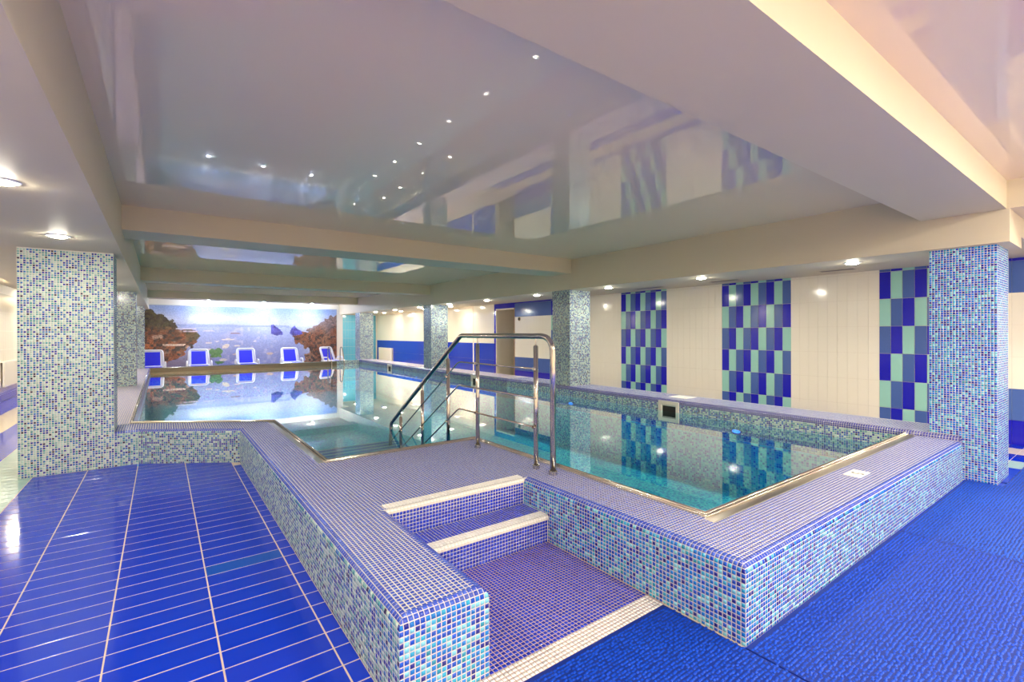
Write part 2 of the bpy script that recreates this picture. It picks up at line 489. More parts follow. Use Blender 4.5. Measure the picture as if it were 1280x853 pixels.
# right wall with the doorway (y 12.19..13.25, up to z 2.30)
wr = MB()
wr.box(WR, YB, 0, WR + .15, 12.19, 3.0); wr.box(WR, 12.19, 2.30, WR + .15, 13.25, 3.0); wr.box(WR, 13.25, 0, WR + .15, 14.74, 3.0)
wr.box(WR + .06, 14.74, 0, WR + .15, 24.6, 3.0); wr.box(WR, 14.74, 2.43, WR + .06, 24.6, 3.0)
# rounded upper corner of the shallow recess
rc = .16; arc = [(14.74, 2.43 - rc)] + [(14.74 + rc - rc * math.cos(a), 2.43 - rc + rc * math.sin(a)) for a in np.linspace(0, PI / 2, 7)] + [(14.74, 2.43)]
wr.add([(WR, y, z) for y, z in arc] + [(WR + .06, y, z) for y, z in arc],
       [tuple(range(len(arc)))] + [(i, i + 1, len(arc) + i + 1, len(arc) + i) for i in range(len(arc) - 1)])
wall_right = struct('wall_right', wr, principled('wall_joint', (226, 210, 186), 0.7))

tz = [0.0, .325, .742, 1.165, 1.59, 2.015, 2.437, 2.478]       # tile courses
tp = .145
wt_cache = {}
def wall_tile(y1, z0, z1, m):
    """one upright wall tile hanging from its far edge y1 towards the camera"""
    g = .0022
    w, h = round(tp - 2 * g, 4), round(z1 - z0 - 2 * g, 4)
    key = (w, h, m.name)
    if key not in wt_cache:
        b = .0018; t = .006
        v = [(0, -w/2, -h/2), (0, w/2, -h/2), (0, w/2, h/2), (0, -w/2, h/2), (-t+b, -w/2, -h/2), (-t+b, w/2, -h/2), (-t+b, w/2, h/2), (-t+b, -w/2, h/2),
             (-t, -w/2+b, -h/2+b), (-t, w/2-b, -h/2+b), (-t, w/2-b, h/2-b), (-t, -w/2+b, h/2-b)]
        f = [(11, 10, 9, 8), (8, 9, 5, 4), (9, 10, 6, 5), (10, 11, 7, 6), (11, 8, 4, 7), (4, 5, 1, 0), (5, 6, 2, 1), (6, 7, 3, 2), (7, 4, 0, 3)]
        o = obj('wall_tile', v, f, m, wall_right, local=True); wt_cache[key] = o
    else:
        o = wt_cache[key].copy(); col.objects.link(o); o.parent = wall_right
    o.location = (WR, y1 - tp / 2, (z0 + z1) / 2)

tri = [m_royal, m_mint, m_slate]
for p in range(4):
    yfar = 10.435 - p * 18 * tp
    for c in range(9):
        for r in range(7):           # r = 0 is the cut course under the ceiling
            if r == 6 and False: continue
            k = 6 - r
            wall_tile(yfar - c * tp, tz[k], tz[k + 1], tri[(c + r - 1) % 3])
# cream fields between the panels: joints barely show, joined
cr = MB()
def cream_field(ya, yb, zs, m_b=cr, x=WR):
    n = max(1, round((yb - ya) / tp)); s = (yb - ya) / n
    for i in range(n):
        for z0, z1 in zip(zs[:-1], zs[1:]):
            m_b.box(x - .006, ya + i * s + .001, z0 + .001, x, ya + (i + 1) * s - .001, z1 - .001)
for p in range(3):
    yf = 10.435 - p * 18 * tp - 9 * tp
    cream_field(yf - 9 * tp, yf, tz)
o = cr.build('cream_tiles', m_cream, wall_right); o['kind'] = 'stuff'
# banded stretches: beside the doorway and by the near column
def bands(ya, yb, name_m):
    for zs, m, nm in name_m:
        mb = MB(); cream_field(ya, yb, zs, mb); o = mb.build(nm, m, wall_right); o['kind'] = 'stuff'
band_def = [([tz[0], tz[1]], m_royal, 'royal_blue_tiles'), ([tz[1], tz[2]], m_slate, 'slate_tiles'), (tz[2:6], m_cream, 'cream_tiles'), ([tz[5], tz[6]], m_slate, 'slate_tiles'), ([tz[6], tz[7]], m_royal, 'royal_blue_tiles')]
bands(10.435, 12.19, band_def)
bands(-3.9, 10.435 - 3 * 18 * tp - 9 * tp, band_def)
mb = MB(); cream_field(12.19, 13.25, [2.31, 2.478], mb); cream_field(13.25, 13.36, tz[:], mb)
o = mb.build('royal_blue_tiles', m_royal, wall_right); o['kind'] = 'stuff'
bands(13.36, 14.66, [([0, .58, 1.15], m_blue2, 'blue_tiles'), ([1.15, 1.59, 2.015, 2.437, 2.478], m_cream, 'cream_tiles')])
mb = MB(); cream_field(14.74, 24.4, [0, .58, 1.15], mb, WR + .06); o = mb.build('blue_tiles', m_blue2, wall_right); o['kind'] = 'stuff'
mb = MB(); cream_field(14.74, 24.4, [1.15, 1.59, 2.015, 2.42], mb, WR + .06); o = mb.build('cream_tiles', m_cream, wall_right); o['kind'] = 'stuff'
mb = MB().box(WR - .004, 14.66, 0, WR + .004, 14.74, 1.15); mb.build('corner_strip', m_cream, wall_right)

# doorway: frame, short passage behind
door = thing('door_1', 'open doorway with cream passage behind, in the right wall', None, (WR, 12.72, 0)); door['kind'] = 'structure'
MB().box(WR - .012, 12.19, 0, WR + .15, 12.235, 2.31).build('jamb', m_door, door)
MB().box(WR - .012, 13.215, 0, WR + .15, 13.25, 2.31).build('jamb', m_plaster, door)
MB().box(WR - .012, 12.235, 2.265, WR + .15, 13.215, 2.31).build('lintel', m_plaster, door)
ps = MB(); ps.box(WR + .15, 13.25, 0, WR + 2.2, 13.35, 2.5); ps.box(WR + .15, 11.6, 0, WR + 2.2, 11.7, 2.5); ps.box(WR + 2.1, 11.7, 0, WR + 2.2, 13.25, 2.5)
ps.build('passage_wall', m_plaster, door)
MB().box(WR + .15, 11.6, 2.3, WR + 2.2, 13.35, 2.45).build('passage_ceiling', m_paint, door)
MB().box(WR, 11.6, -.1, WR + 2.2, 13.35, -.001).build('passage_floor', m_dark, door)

# far walls
wf = struct('wall_far', MB().box(WLF, YFAR, 0, 6.655, YFAR + .2, 3.0), m_plaster)
struct('wall_far_return', MB().box(6.645, YFAR + .2, 0, 6.655, 24.5, 2.47), m_plaster)
wa = struct('wall_aisle', MB().box(6.4, 24.5, 0, WR + .2, 24.65, 2.6), m_plaster)
tt = MB()
for i in range(17):
    for z0, z1 in zip([0, .42, .84, 1.26, 1.68, 2.1], [.42, .84, 1.26, 1.68, 2.1, 2.45]):
        tt.box(6.66 + i * tp + .002, 24.494, z0 + .002, 6.66 + (i + 1) * tp - .002, 24.5, z1 - .002)
o = tt.build('teal_tiles', m_teal, wa); o['kind'] = 'stuff'

# ------------------------------------------------------------------ ceilings and beams
struct('ceiling', MB().box(WLF - .1, YB - .1, 3.0, WR + .1, 24.7, 3.1), m_paint)
ceil = bpy.data.objects['ceiling']
def panel(x0, y0, x1, y1, z): 
    return MB().box(x0, y0, z, x1, y1, z + .02).build('stretch_panel', m_stretch, ceil)
panel(-.35, YB, 6.5, .86, ZH); panel(-.35, 1.5, 6.5, 6.85, ZH); panel(-.35, 7.5, 6.5, 12.95, ZH); panel(-.35, 13.5, 6.5, 19.5, ZH)
def beam(n, x0, y0, z0, x1, y1, z1):
    return struct('trim_%d' % n, MB().box(x0, y0, z0, x1, y1, z1), m_paint)
beam(1, -.35, .86, 2.675, 6.5, 1.5, 2.999)
beam(2, -.35, 6.85, 2.67, 6.5, 7.5, 2.999)
beam(3, -.35, 12.95, 2.66, 6.5, 13.5, 2.999)
beam(4, -.35, 19.5, 2.70, 6.5, 20.1, 2.999)
beam(5, -2.08, YB, ZL, -.35, 22.0, 2.999)                # left soffit over the columns
beam(6, 6.5, .84, ZR, 7.16, 22.0, 2.999)                 # right soffit over the columns
beam(7, 6.5, YB, 2.675, WR, .84, 2.999)
beam(8, 7.16, .84, 2.475, WR + .06, 24.5, 2.999)         # lowered ceiling of the right aisle
beam(9, -.35, 20.1, 2.80, 6.5, 22.0, 2.999)              # bay in front of the mural
beam(10, WLF, YB, 2.62, -2.08, 24.5, 2.999)

# ------------------------------------------------------------------ columns
def column(x0, y0, x1, y1, z0, z1, label, near=None, m=None):
    t = thing('column', label, 'column', ((x0 + x1) / 2, (y0 + y1) / 2, z0), 'mosaic columns along the pool')
    MB().box(x0, y0, z0, x1, y1, z1).build('shaft', m if near is None else (m_grout if near[0][1] is cA else m_grout_light), t)
    if near is not None:
        T = Tiles(); n = lambda d: int(round(d / P_)) 
        h = n(z1 - z0)
        for side, cf in near:
            if side == 'w':
                k = n(y1 - y0); T.plane((x0, y0 + k * P_, z0), (0, -1, 0), (0, 0, 1), k, h, cf, None, P_, .0045 if cf is cA else .0054)
            elif side == 's':
                T.plane((x0, y0, z0), (1, 0, 0), (0, 0, 1), n(x1 - x0), h, cf, None, P_, .0045 if cf is cA else .0054)
            elif side == 'e':
                T.plane((x1, y0, z0), (0, 1, 0), (0, 0, 1), n(y1 - y0), h, cf)
        T.build('mosaic_tiles', m_tile, t)
    return t
column(CX0, .93, CX1, .93 + 22 * P_, 0, ZR, 'square blue mosaic column at the right end of the pool, nearest of the right row', [('w', cA), ('s', cA)])
column(CX0, 6.95, CX1, 7.47, LIP, ZR, 'mosaic column on the right pool wall just beyond the checkered panels, right of the handrail', None, m_mosB)
column(CX0, 13.0, CX1, 13.5, LIP, ZR, 'mosaic column on the right pool wall left of the doorway, behind the handrail', None, m_mosB)
column(CX0, 19.4, CX1, 19.95, LIP, ZR, 'mosaic column at the far right corner of the pool, beside the mural', None, m_mosB)
column(LX1 - 33 * P_, 7.0, LX1, 7.5, 0, ZL, 'broad mosaic column at left, standing on the blue tile floor', [('s', cB), ('e', cB)])
column(LX0, 13.0, LX1, 13.5, D, ZL, 'mosaic column half hidden behind the broad left column', None, m_mosB)
column(LX0, 19.56, LX1, 20.0, 0, ZL, 'narrow sliver of a mosaic column beside the left edge of the mural', None, m_mosB)

# ------------------------------------------------------------------ the pool
pool = thing('swimming_pool', 'raised indoor swimming pool clad in blue mosaic, with entry steps in front', 'pool', (3.5, 10, 0))

def offset_path(path, d):
    """shift a plan path inwards (to the right of its direction) by d, mitred"""
    p = [np.array(q, float) for q in path]; out = []
    for i in range(len(p)):
        if i > 0: a = (p[i] - p[i - 1]) / np.linalg.norm(p[i] - p[i - 1])
        if i < len(p) - 1: b = (p[i + 1] - p[i]) / np.linalg.norm(p[i + 1] - p[i])
        if i == 0: a = b
        if i == len(p) - 1: b = a
        na = np.array((a[1], -a[0])); nb = np.array((b[1], -b[0]))
        m = (na + nb) / (1 + na.dot(nb))
        out.append(p[i] + m * d)
    return out

def sweep(path, profile, closed=False):
    rows = [[(q[0], q[1], z) for q in offset_path(path, d)] for d, z in profile]
    k = len(path); n = len(rows); v = [q for r in rows for q in r]; f = []
    for i in range(n if closed else n - 1):
        i2 = (i + 1) % n
        for j in range(k - 1):
            f.append((i * k + j, i2 * k + j, i2 * k + j + 1, i * k + j + 1))
    if closed:
        f.append(tuple(i * k for i in range(n))); f.append(tuple(i * k + k - 1 for i in reversed(range(n))))
    return v, f

def arc_profile(z0, z1, r, n=6):
    q = r - P_ ** 2 / (8 * r) - .0001          # the grout bed lies under the flat backs of the tiles
    return [(0, z0), (0, z1 - r)] + [(r - q * math.cos(a), z1 - r + q * math.sin(a)) for a in np.linspace(0, PI / 2, n + 1)]

def edge_tiles(T, path, z0, z1, r, colorf, pitch=P_):
    """rows of mosaic up a wall face and round its bullnose, along a mitred path"""
    vert = z1 - r - z0; tot = vert + r * PI / 2
    def prof(t):
        t = np.asarray(t, float); a = np.clip((t - vert) / r, 0, PI / 2)
        d = np.where(t < vert, 0, r - r * np.cos(a)); z = np.where(t < vert, z0 + t, z1 - r + r * np.sin(a))
        return d, z, np.where(t < vert, 0, a)
    rows = int(tot / pitch)
    p = [np.array(q, float) for q in path]
    for i in range(len(p) - 1):
        L = np.linalg.norm(p[i + 1] - p[i]); e = (p[i + 1] - p[i]) / L; nin = np.array((e[1], -e[0]))
        def ends(d):
            q = offset_path(path, d); return (q[i] - p[i]).dot(e), (q[i + 1] - p[i]).dot(e)
        s0u, s1u = ends(1.0)
        s0u, s1u = s0u, s1u - L            # per unit inset
        n = int(L / pitch) + 3
        for rrow in range(rows + 1):
            t1 = tot - rrow * pitch; t0 = t1 - pitch
            if t1 < pitch * .35: continue
            t0 = max(t0, 0)
            ta, tb = t0 + GAP / 2, t1 - GAP / 2
            (da, za, aa), (db, zb, ab) = prof(ta), prof(tb)
            k = np.arange(-2, n)
            sa, sb = k * pitch + GAP / 2, (k + 1) * pitch - GAP / 2
            A0, A1, B0, B1 = np.clip(sa, s0u * da, L + s1u * da), np.clip(sb, s0u * da, L + s1u * da), np.clip(sa, s0u * db, L + s1u * db), np.clip(sb, s0u * db, L + s1u * db)
            keep = ((A1 - A0) + (B1 - B0)) > .2 * (pitch - GAP)
            if not keep.any(): continue
            A0, A1, B0, B1 = A0[keep], A1[keep], B0[keep], B1[keep]
            def pt(s, d, z):
                xy = p[i][None] + s[:, None] * e + nin * float(d); return np.column_stack([xy, np.full(len(s), float(z))])
            def nm(a): return np.array([-nin[0] * math.cos(float(a)), -nin[1] * math.cos(float(a)), math.sin(float(a))])
            cs = np.stack([pt(A1, da, za), pt(A0, da, za), pt(B0, db, zb), pt(B1, db, zb)], 1)
            na, nb = nm(aa), nm(ab)
            nn = np.broadcast_to(np.stack([na, na, nb, nb])[None], cs.shape)
            T.put(cs, nn, colorf(rrow, len(cs)))

RB = .045
path_right = [(RX, YF), (XS, YF), (XS, Y2)]
path_left = [(XN, Y2), (XN, YE), (XL, YE), (XL, 6.36), (-.217, 7.0), (-.43, 7.0)]
def front_cols(rrow, n): 
    if rrow < 2: return cD(n)
    return cA(n)
def left_cols(rrow, n):
    if rrow < 2: return cD(n)
    return cB(n)
T = Tiles()
for path in (path_right, path_left):
    v, f = sweep(path, arc_profile(-.01, D, RB))
    obj('coping', v, f, m_grout, pool, smooth=False)
edge_tiles(T, path_right, 0, D, RB, front_cols)
edge_tiles(T, path_left, 0, D, RB, lambda r, n: cD(n) if r < 2 else (cA(n) if 12 < n < 30 else cB(n)))
T.build('coping_tiles', m_tile, pool)

# rim line (inner edge of the deck)
rim = [(RX, 1.635), (2.66, 1.635), (2.66, 4.27), (1.16, 4.27), (1.16, 6.66), (-.285, 7.60), (-.285, 19.3), (5.60, 19.3)]
hole = offset_path(rim, -0.002)
# deck slabs (grout level), laid as flat pieces
def slab(poly, z0=D - .10, z1=D, m=m_grout, name='deck'):
    return MB().prism(poly, z0, z1).build(name, m, pool)
slab([(XS + RB, YF + RB), (RX, YF + RB), (RX, 1.635), (2.66, 1.635), (XS + RB, 1.635)])
slab([(XS + RB, 1.635), (2.66, 1.635), (2.66, Y2), (XS + RB, Y2)])
slab([(XL + RB, YE + RB), (XN - RB, YE + RB), (XN - RB, Y2), (XL + RB, Y2)])
slab([(XL + RB, Y2), (2.66, Y2), (2.66, 4.27), (XL + RB, 4.27)])
slab([(XL + RB, 4.27), (1.16, 4.27), (1.16, 6.66), (XL + RB, 6.382)])
slab([(XL + RB, 6.382), (1.16, 6.66), (-.285, 7.60), (-.43, 7.60), (-.43, 7.045), (-.204, 7.045)])
slab([(-1.25, 7.505), (-.43, 7.505), (-.43, 7.60), (-.285, 7.60), (-.285, 19.3), (-1.25, 19.3)], 0, D, m_mosD)
slab([(-1.25, 19.3), (RX, 19.3), (RX, 19.55), (-1.25, 19.55)], 0, D, m_mosD)
poly_in = [(RX, YF + RB), (XS + RB, YF + RB), (XS + RB, Y2), (XS, Y2), (XS, 2.98), (XN, 2.98), (XN, Y2), (XN - RB, Y2), (XN - RB, YE + RB), (XL + RB, YE + RB), (XL + RB, 6.382), (-.204, 7.045), (-.43, 7.045), (-.43, 7.55), (-.36, 7.58)]
plate_w = .034
rim_out = offset_path(rim, -plate_w)
poly_deck = poly_in + [tuple(q) for q in rim_out[::-1][2:]]
def inpoly(poly):
    P = np.array(poly, float)
    def f(c):
        x, y = c[:, 0], c[:, 1]; r = np.zeros(len(c), bool); j = len(P) - 1
        for i in range(len(P)):
            xi, yi, xj, yj = P[i, 0], P[i, 1], P[j, 0], P[j, 1]
            if yi != yj:
                r ^= ((yi > y) != (yj > y)) & (x < (xj - xi) * (y - yi) / (yj - yi) + xi)
            j = i
        return r
    return f
T = Tiles()
T.plane((-.43 + .0, YF + RB, D), (1, 0, 0), (0, 1, 0), 298, 276, lambda n, a, b: cD(n), inpoly(poly_deck), P_, .0058)
T.build('deck_tiles', m_tile, pool)

# steel rim: plate, groove strip, rolled edge
v, f = sweep(rim, [(-plate_w, D - .002), (-plate_w, D + .004), (.0, D + .004), (.0, D - .002)], True)
obj('rim_plate', v, f, m_steel_dull, pool)
v, f = sweep(rim, [(-.003, D - .002), (.003, D - .002), (.003, WL - .06), (-.003, WL - .06)], True)
obj('rim_flange', v, f, m_steel_dark, pool)
def roll(e, r, z):
    v, f = sweep(rim, [(e + r * math.cos(a), z + r * math.sin(a)) for a in np.linspace(0, 2 * PI, 11)[:-1]], True)
    return obj('rim_tube', v, f, m_steel, pool, smooth=True)
roll(-.004, .012, D + .012); roll(-.027, .0075, D + .008)
MB().box(2.59, 1.635 - .098, D - .001, RX, 1.635 - .034, D + .002).build('rim_plate', m_steel_dull, pool)
MB().box(1.16 - .085, 4.25, D - .001, 1.16 - .034, 6.66, D + .002).build('rim_plate', m_steel_dull, pool)

MB().box(5.60, 19.285, -.4, RX, 19.55, LIP - .02).build('far_coping', m_mosB, pool)
# raised wall on the right
lip_path = [(CX0 + .2, 1.18), (RX, 1.18), (RX, 19.3)]
v, f = sweep(lip_path, arc_profile(-.01, LIP, RB)); obj('right_coping', v, f, m_grout, pool)
# split: near stretch in grout + tiles, far stretch in fine mosaic
MB().box(RX + RB, 1.18 + RB, 0, 6.549, 9.0, LIP).build('right_deck', m_grout, pool)
MB().box(6.549, 1.46, 0, 7.13, 9.0, LIP).build('right_deck', m_grout, pool)
MB().box(RX + RB, 9.0, 0, 7.13, 19.62, LIP).build('right_deck', m_mosD, pool)
v, f = sweep([(RX - .001, 9.0), (RX - .001, 19.3)], arc_profile(-.01, LIP + .001, RB)); obj('right_coping', v, f, mosaic_mat('mosaic_lip_far', [((74, 120, 130), 4), ((120, 170, 160), 3), ((50, 60, 150), 3)], (150, 150, 150)), pool)
MB().box(RX + .01, 9.0, LIP - .09, RX + .012, 19.3, LIP - .0).v
T = Tiles()
edge_tiles(T, [(CX0 + .1, 1.18), (RX, 1.18), (RX, 9.0)], 0.0, LIP, RB, lambda r, n: cL(n) if r < 4 else cB(n))
T.plane((RX + RB, 1.18 + RB, LIP), (1, 0, 0), (0, 1, 0), 25, 333, lambda n, a, b: cD(n), lambda c: ~((c[:, 0] > CX0) & (c[:, 1] < 1.45)) & ~((c[:, 0] > CX0) & (c[:, 1] > 6.94) & (c[:, 1] < 7.48)), P_, .0072)
T.build('right_wall_tiles', m_tile, pool)
v, f = sweep([(RX - .0012, 9.0), (RX - .0012, 19.3)], [(0, LIP - .075), (0, LIP - .045), (.013, LIP - .013 + .002), (.045, LIP + .002)])
obj('blue_edge_band', v, f, mosaic_mat('mosaic_edge_far', PAL_LIP, (140, 130, 150)), pool)

# basin
zb = -.75
bs = MB()
inner = [(q[0], q[1]) for q in rim[:-1]] + [(RX, 19.3)]
bs.add([(x, y, zb) for x, y in inner] + [(x, y, D - .03) for x, y in inner], [tuple(range(len(inner)))[::-1]] + [(i, (i + 1) % len(inner), len(inner) + (i + 1) % len(inner), len(inner) + i) for i in range(len(inner) - 1)])
bs.f[0] = tuple(reversed(bs.f[0]))
bs.build('basin', m_pool, pool)
MB().quad((RX - .002, 1.635, zb), (RX - .002, 19.3, zb), (RX - .002, 19.3, -.01), (RX - .002, 1.635, -.01)).build('basin_wall', m_pool, pool)
m_strip = principled('submerged_white_strip', (214, 220, 220), 0.4)
for y0, y1, z in ((4.275, 6.38, .0), (6.38, 6.7, -.2), (6.7, 7.02, -.4), (7.02, 7.34, -.58)):
    s = MB().box(1.165, y0, zb, 2.655, y1, z).build('pool_step', m_poolstep, pool)
    MB().box(1.165, y1 - .03, z, 2.655, y1 + .004, z + .005).build('step_edge', m_strip, s)
    if y0 < 4.3:
        for k in range(1, 12): MB().box(1.175, y1 - .03 - .15 * k, z, 2.60, y1 - .15 * k, z + .004).build('grip_strip', m_strip, s)

# entry recess: floor, steps with white nosings
rec = MB().box(XN, YE - .12, -.02, XS, Y1, .001).build('recess_floor', m_grout_dark, pool)
T = Tiles(); T.plane((XN + .006, YE, .001), (1, 0, 0), (0, 1, 0), 46, 37, lambda n, a, b: cF(n)); T.build('floor_mosaic', m_tile, rec)
MB().box(XL, YE - .12, -.02, XN, YE, .001).build('threshold_bed', m_grout_dark, rec)
T = Tiles(); T.plane((XN + .006 - 18 * P_, YE - 5 * P_, .001), (1, 0, 0), (0, 1, 0), 64, 5, lambda n, a, b: cW(n)); T.build('white_threshold_tiles', m_whitetile, rec)
def entry_step(y0, y1, z0, z1, tread_to):
    s = MB().box(XN, y0 + .002, z0 - .02, XS, y1, z1 - .001).build('step', m_grout, pool)
    T = Tiles(); nz = round((z1 - .034 - z0) / P_)
    T.plane((XN + .006, y0, z0), (1, 0, 0), (0, 0, 1), 46, nz, lambda n, a, b: cF(n), pitch2=(z1 - .034 - z0) / nz)
    nt = round((tread_to - (y0 + .085)) / P_)
    if nt > 0: T.plane((XN + .006, y0 + .085, z1), (1, 0, 0), (0, 1, 0), 46, nt, lambda n, a, b: cF(n), pitch2=(tread_to - y0 - .085) / nt)
    T.build('step_mosaic', m_tile, s)
    p = [(XN - .012, y0 - .006), (XS - .002, y0 - .006)]
    prof = [(.006, z1 - .034), (0, z1 - .034)] + arc_profile(z1 - .034, z1 + .003, .022)[1:] + [(.088, z1 + .003), (.088, z1 - .004)]
    # direction +x has the wall on the left, so run the path backwards
    v, f = sweep(p[::-1], prof, True); nos = obj('nosing', v, f, m_grout_white, s)
    T = Tiles(); edge_tiles(T, p[::-1], z1 - .034, z1 + .003, .022, lambda r, n: cW(n))
    T.plane((XN - .01, y0 + .0165, z1 + .003), (1, 0, 0), (0, 1, 0), 47, 3, lambda n, a, b: cW(n)); T.build('nosing_tiles', m_whitetile, nos)
entry_step(Y1, Y2, 0, ZT, Y2)
entry_step(Y2, Y2 + .1, ZT, D, 0)

# water
wpoly = rim[:-1] + [(RX, 19.3)]
wm = MB(); wm.add([(q[0], q[1], WL) for q in wpoly], [tuple(range(len(wpoly)))[::-1]])
water = wm.build('pool_water', m_water); 
if water.data.polygons[0].normal.z < 0: water.data.flip_normals()
tag(water, 'still turquoise water filling the raised mosaic pool', 'water')

# skimmers in the right wall
def skimmer(y, label):
    t = thing('skimmer', label, 'skimmer', (RX, y, LIP - .03), 'skimmer openings in the right pool wall')
    w, h = .186, .32
    fr = MB()
    for y0, y1, z0, z1 in ((-w, w, -.055, 0), (-w, w, -h, -h + .05), (-w, -w + .05, -h + .05, -.055), (w - .05, w, -h + .05, -.055)):
        fr.box(-.022, y0, z0, -.0005, y1, z1)
    fr.build('frame', m_plastic, t, local=True)
    th = MB(); th.box(-.0035, -w + .05, -h + .05, -.003, w - .05, -.055); th.build('throat', m_dark, t, local=True)
    ins = MB(); ins.quad((-.02, -w + .05, -.055), (-.02, w - .05, -.055), (-.004, w - .05, -.075), (-.004, -w + .05, -.075)); ins.quad((-.02, w - .05, -.055), (-.02, w - .05, -h + .05), (-.004, w - .07, -h + .05), (-.004, w - .07, -.055)); ins.build('lining', m_plastic, t, local=True)
skimmer(4.605, 'ivory skimmer frame in the right pool wall opposite the nearest white plaque')
skimmer(10.38, 'ivory skimmer frame half hidden behind the handrail post')
skimmer(16.05, 'small farthest skimmer frame near the far right corner of the pool')

# underwater lamps
for y, lb in ((3.5, 'blue underwater lamp nearest the camera, right of the first skimmer'), (6.84, 'blue underwater lamp below the column beyond the checkered panels'), (10.18, 'blue underwater lamp seen beside the handrail post'), (13.85, 'farthest blue underwater lamp in the right pool wall')):
    t = thing('underwater_lamp', lb, 'pool lamp', (RX, y, .115), 'underwater lamps in the right pool wall')
    lm = MB(); n = 20; pr = [(.0, .0), (.07, .0), (.085, .006), (.085, .014)]
    rg = MB(); v = []; f = []
    for r, d in ((.06, -.018), (.085, -.018), (.085, 0)):
        v += [(d, r * math.cos(2*PI*j/n), r * .42 * math.sin(2*PI*j/n)) for j in range(n)]
    for i in range(2): f += [(i*n+j, i*n+(j+1)%n, (i+1)*n+(j+1)%n, (i+1)*n+j) for j in range(n)]
    rg.add(v, f); rg.build('ring', m_steel, t, local=True)
    lm.add([(-.014, .06 * math.cos(2*PI*j/n), .06 * .42 * math.sin(2*PI*j/n)) for j in range(n)], [tuple(range(n))]); lm.build('lens', m_lens_blue, t, local=True)

# depth plaques lying on the deck
def plaque(c, w, d, rz, label, z, txt):
    t = thing('depth_plaque', label, 'plaque', (c[0], c[1], z + .001), None, rz)
    MB().box(-w/2, -d/2, 0, w/2, d/2, .006).build('plate', m_plaque, t, local=True)
    if txt:
        cu = bpy.data.curves.new('digit', 'FONT'); cu.body = txt; cu.size = .12; cu.align_x = 'CENTER'; cu.align_y = 'CENTER'; cu.extrude = .0004
        tmp = bpy.data.objects.new('tmp', cu); col.objects.link(tmp)
        me = bpy.data.meshes.new_from_object(tmp.evaluated_get(bpy.context.evaluated_depsgraph_get())); bpy.data.objects.remove(tmp)
        o = bpy.data.objects.new('digit', me); me.materials.clear(); me.materials.append(m_ink); col.objects.link(o); o.parent = t; o.location = (0, 0, .0065); o.rotation_euler = (0, 0, PI)
    return t
plaque((4.37, 1.397), .215, .112, 0, 'white depth plaque with a grey 5 lying on the front coping', D + RISE, '5')
plaque((6.87, 4.62), .30, .33, 0, 'blank looking white plaque lying on the right pool wall beside the skimmer', LIP + RISE, '')
MB().box(4.46, 1.33, D + .0016, 4.56, 1.45, D + .003)

# ------------------------------------------------------------------ handrail
hr = thing('handrail', 'polished steel handrail leading from the deck down into the pool', 'handrail', (2.47, 2.814, D))
HX = 2.47; sl = .635
def rz(y): return 1.475 - max(0, y - 4.235) * sl
pts = [(HX, 2.814, D + .002), (HX, 2.814, 1.475), (HX, 4.235, 1.475), (HX, 6.08, rz(6.08)), (HX, 6.105, .002)]
MB().tube(rbox_path([(HX, 2.814, D + .002), (HX, 2.814, 1.475), (HX, 4.235, 1.475)], .15, 8)[:-1] + rbox_path([(HX, 4.0, 1.475), (HX, 4.235, 1.475), (HX, 6.08, rz(6.08)), (HX, 6.105, .002)], .035, 4)[0:], .0235, 18).build('top_rail', m_steel, hr, smooth=True)
MB().lathe((HX, 2.814, D), [(.034, 0), (.034, .03), (.026, .034)]).build('base_collar', m_steel, hr, smooth=False)
for y, zbot in ((3.025, D), (3.917, D), (4.505, .0), (5.13, .0), (5.76, .0)):
    top = rz(y) - .085
    p = MB().tube([(HX, y, zbot + .002), (HX, y, top)], .0195, 16).build('post', m_steel, hr, smooth=True)
    MB().lathe((HX, y, top), [(.0195, 0), (.014, .008), (.006, .012), (.006, .08)], 12).build('pin', m_steel, p)
    if zbot == D: MB().lathe((HX, y, D), [(.03, 0), (.03, .028), (.022, .032)]).build('collar', m_steel, p)
for z, yend in ((1.208, 6.08), (.970, 5.78), (.732, 5.38)):
    path = rbox_path([(HX - .024, 3.0, z), (HX - .024, 4.24, z), (HX - .024, yend, z - (yend - 4.24) * sl)], .05, 4)
    MB().tube(path, .0075, 10).build('mid_rail', m_steel, hr, smooth=True)
for z in (1.208, .970, .732):
    for y in (3.025, 3.917, 4.505, 5.13, 5.76):
        zz = z - max(0, y - 4.24) * sl
        if zz > -.2 and not (y > 5.7 and z < .8): MB().box(HX - .034, y - .011, zz - .011, HX - .014, y + .011, zz + .011).build('clamp', m_steel, hr)

# pool ladder at the far right corner
ld = thing('pool_ladder', 'small steel pool ladder at the far right corner of the pool', 'ladder', (5.62, 19.32, D))
for x in (5.38, 5.86):
    MB().tube(rbox_path([(x, 19.75, D), (x, 19.72, D + .56), (x, 19.45, D + .56), (x, 19.2, D - .05), (x, 19.2, -.7)], .14, 6), .020, 12).build('rail', m_steel, ld, smooth=True)
for z in (.05, -.2, -.45):
    MB().box(5.38, 19.17, z, 5.86, 19.24, z + .025).build('rung', m_steel, ld)

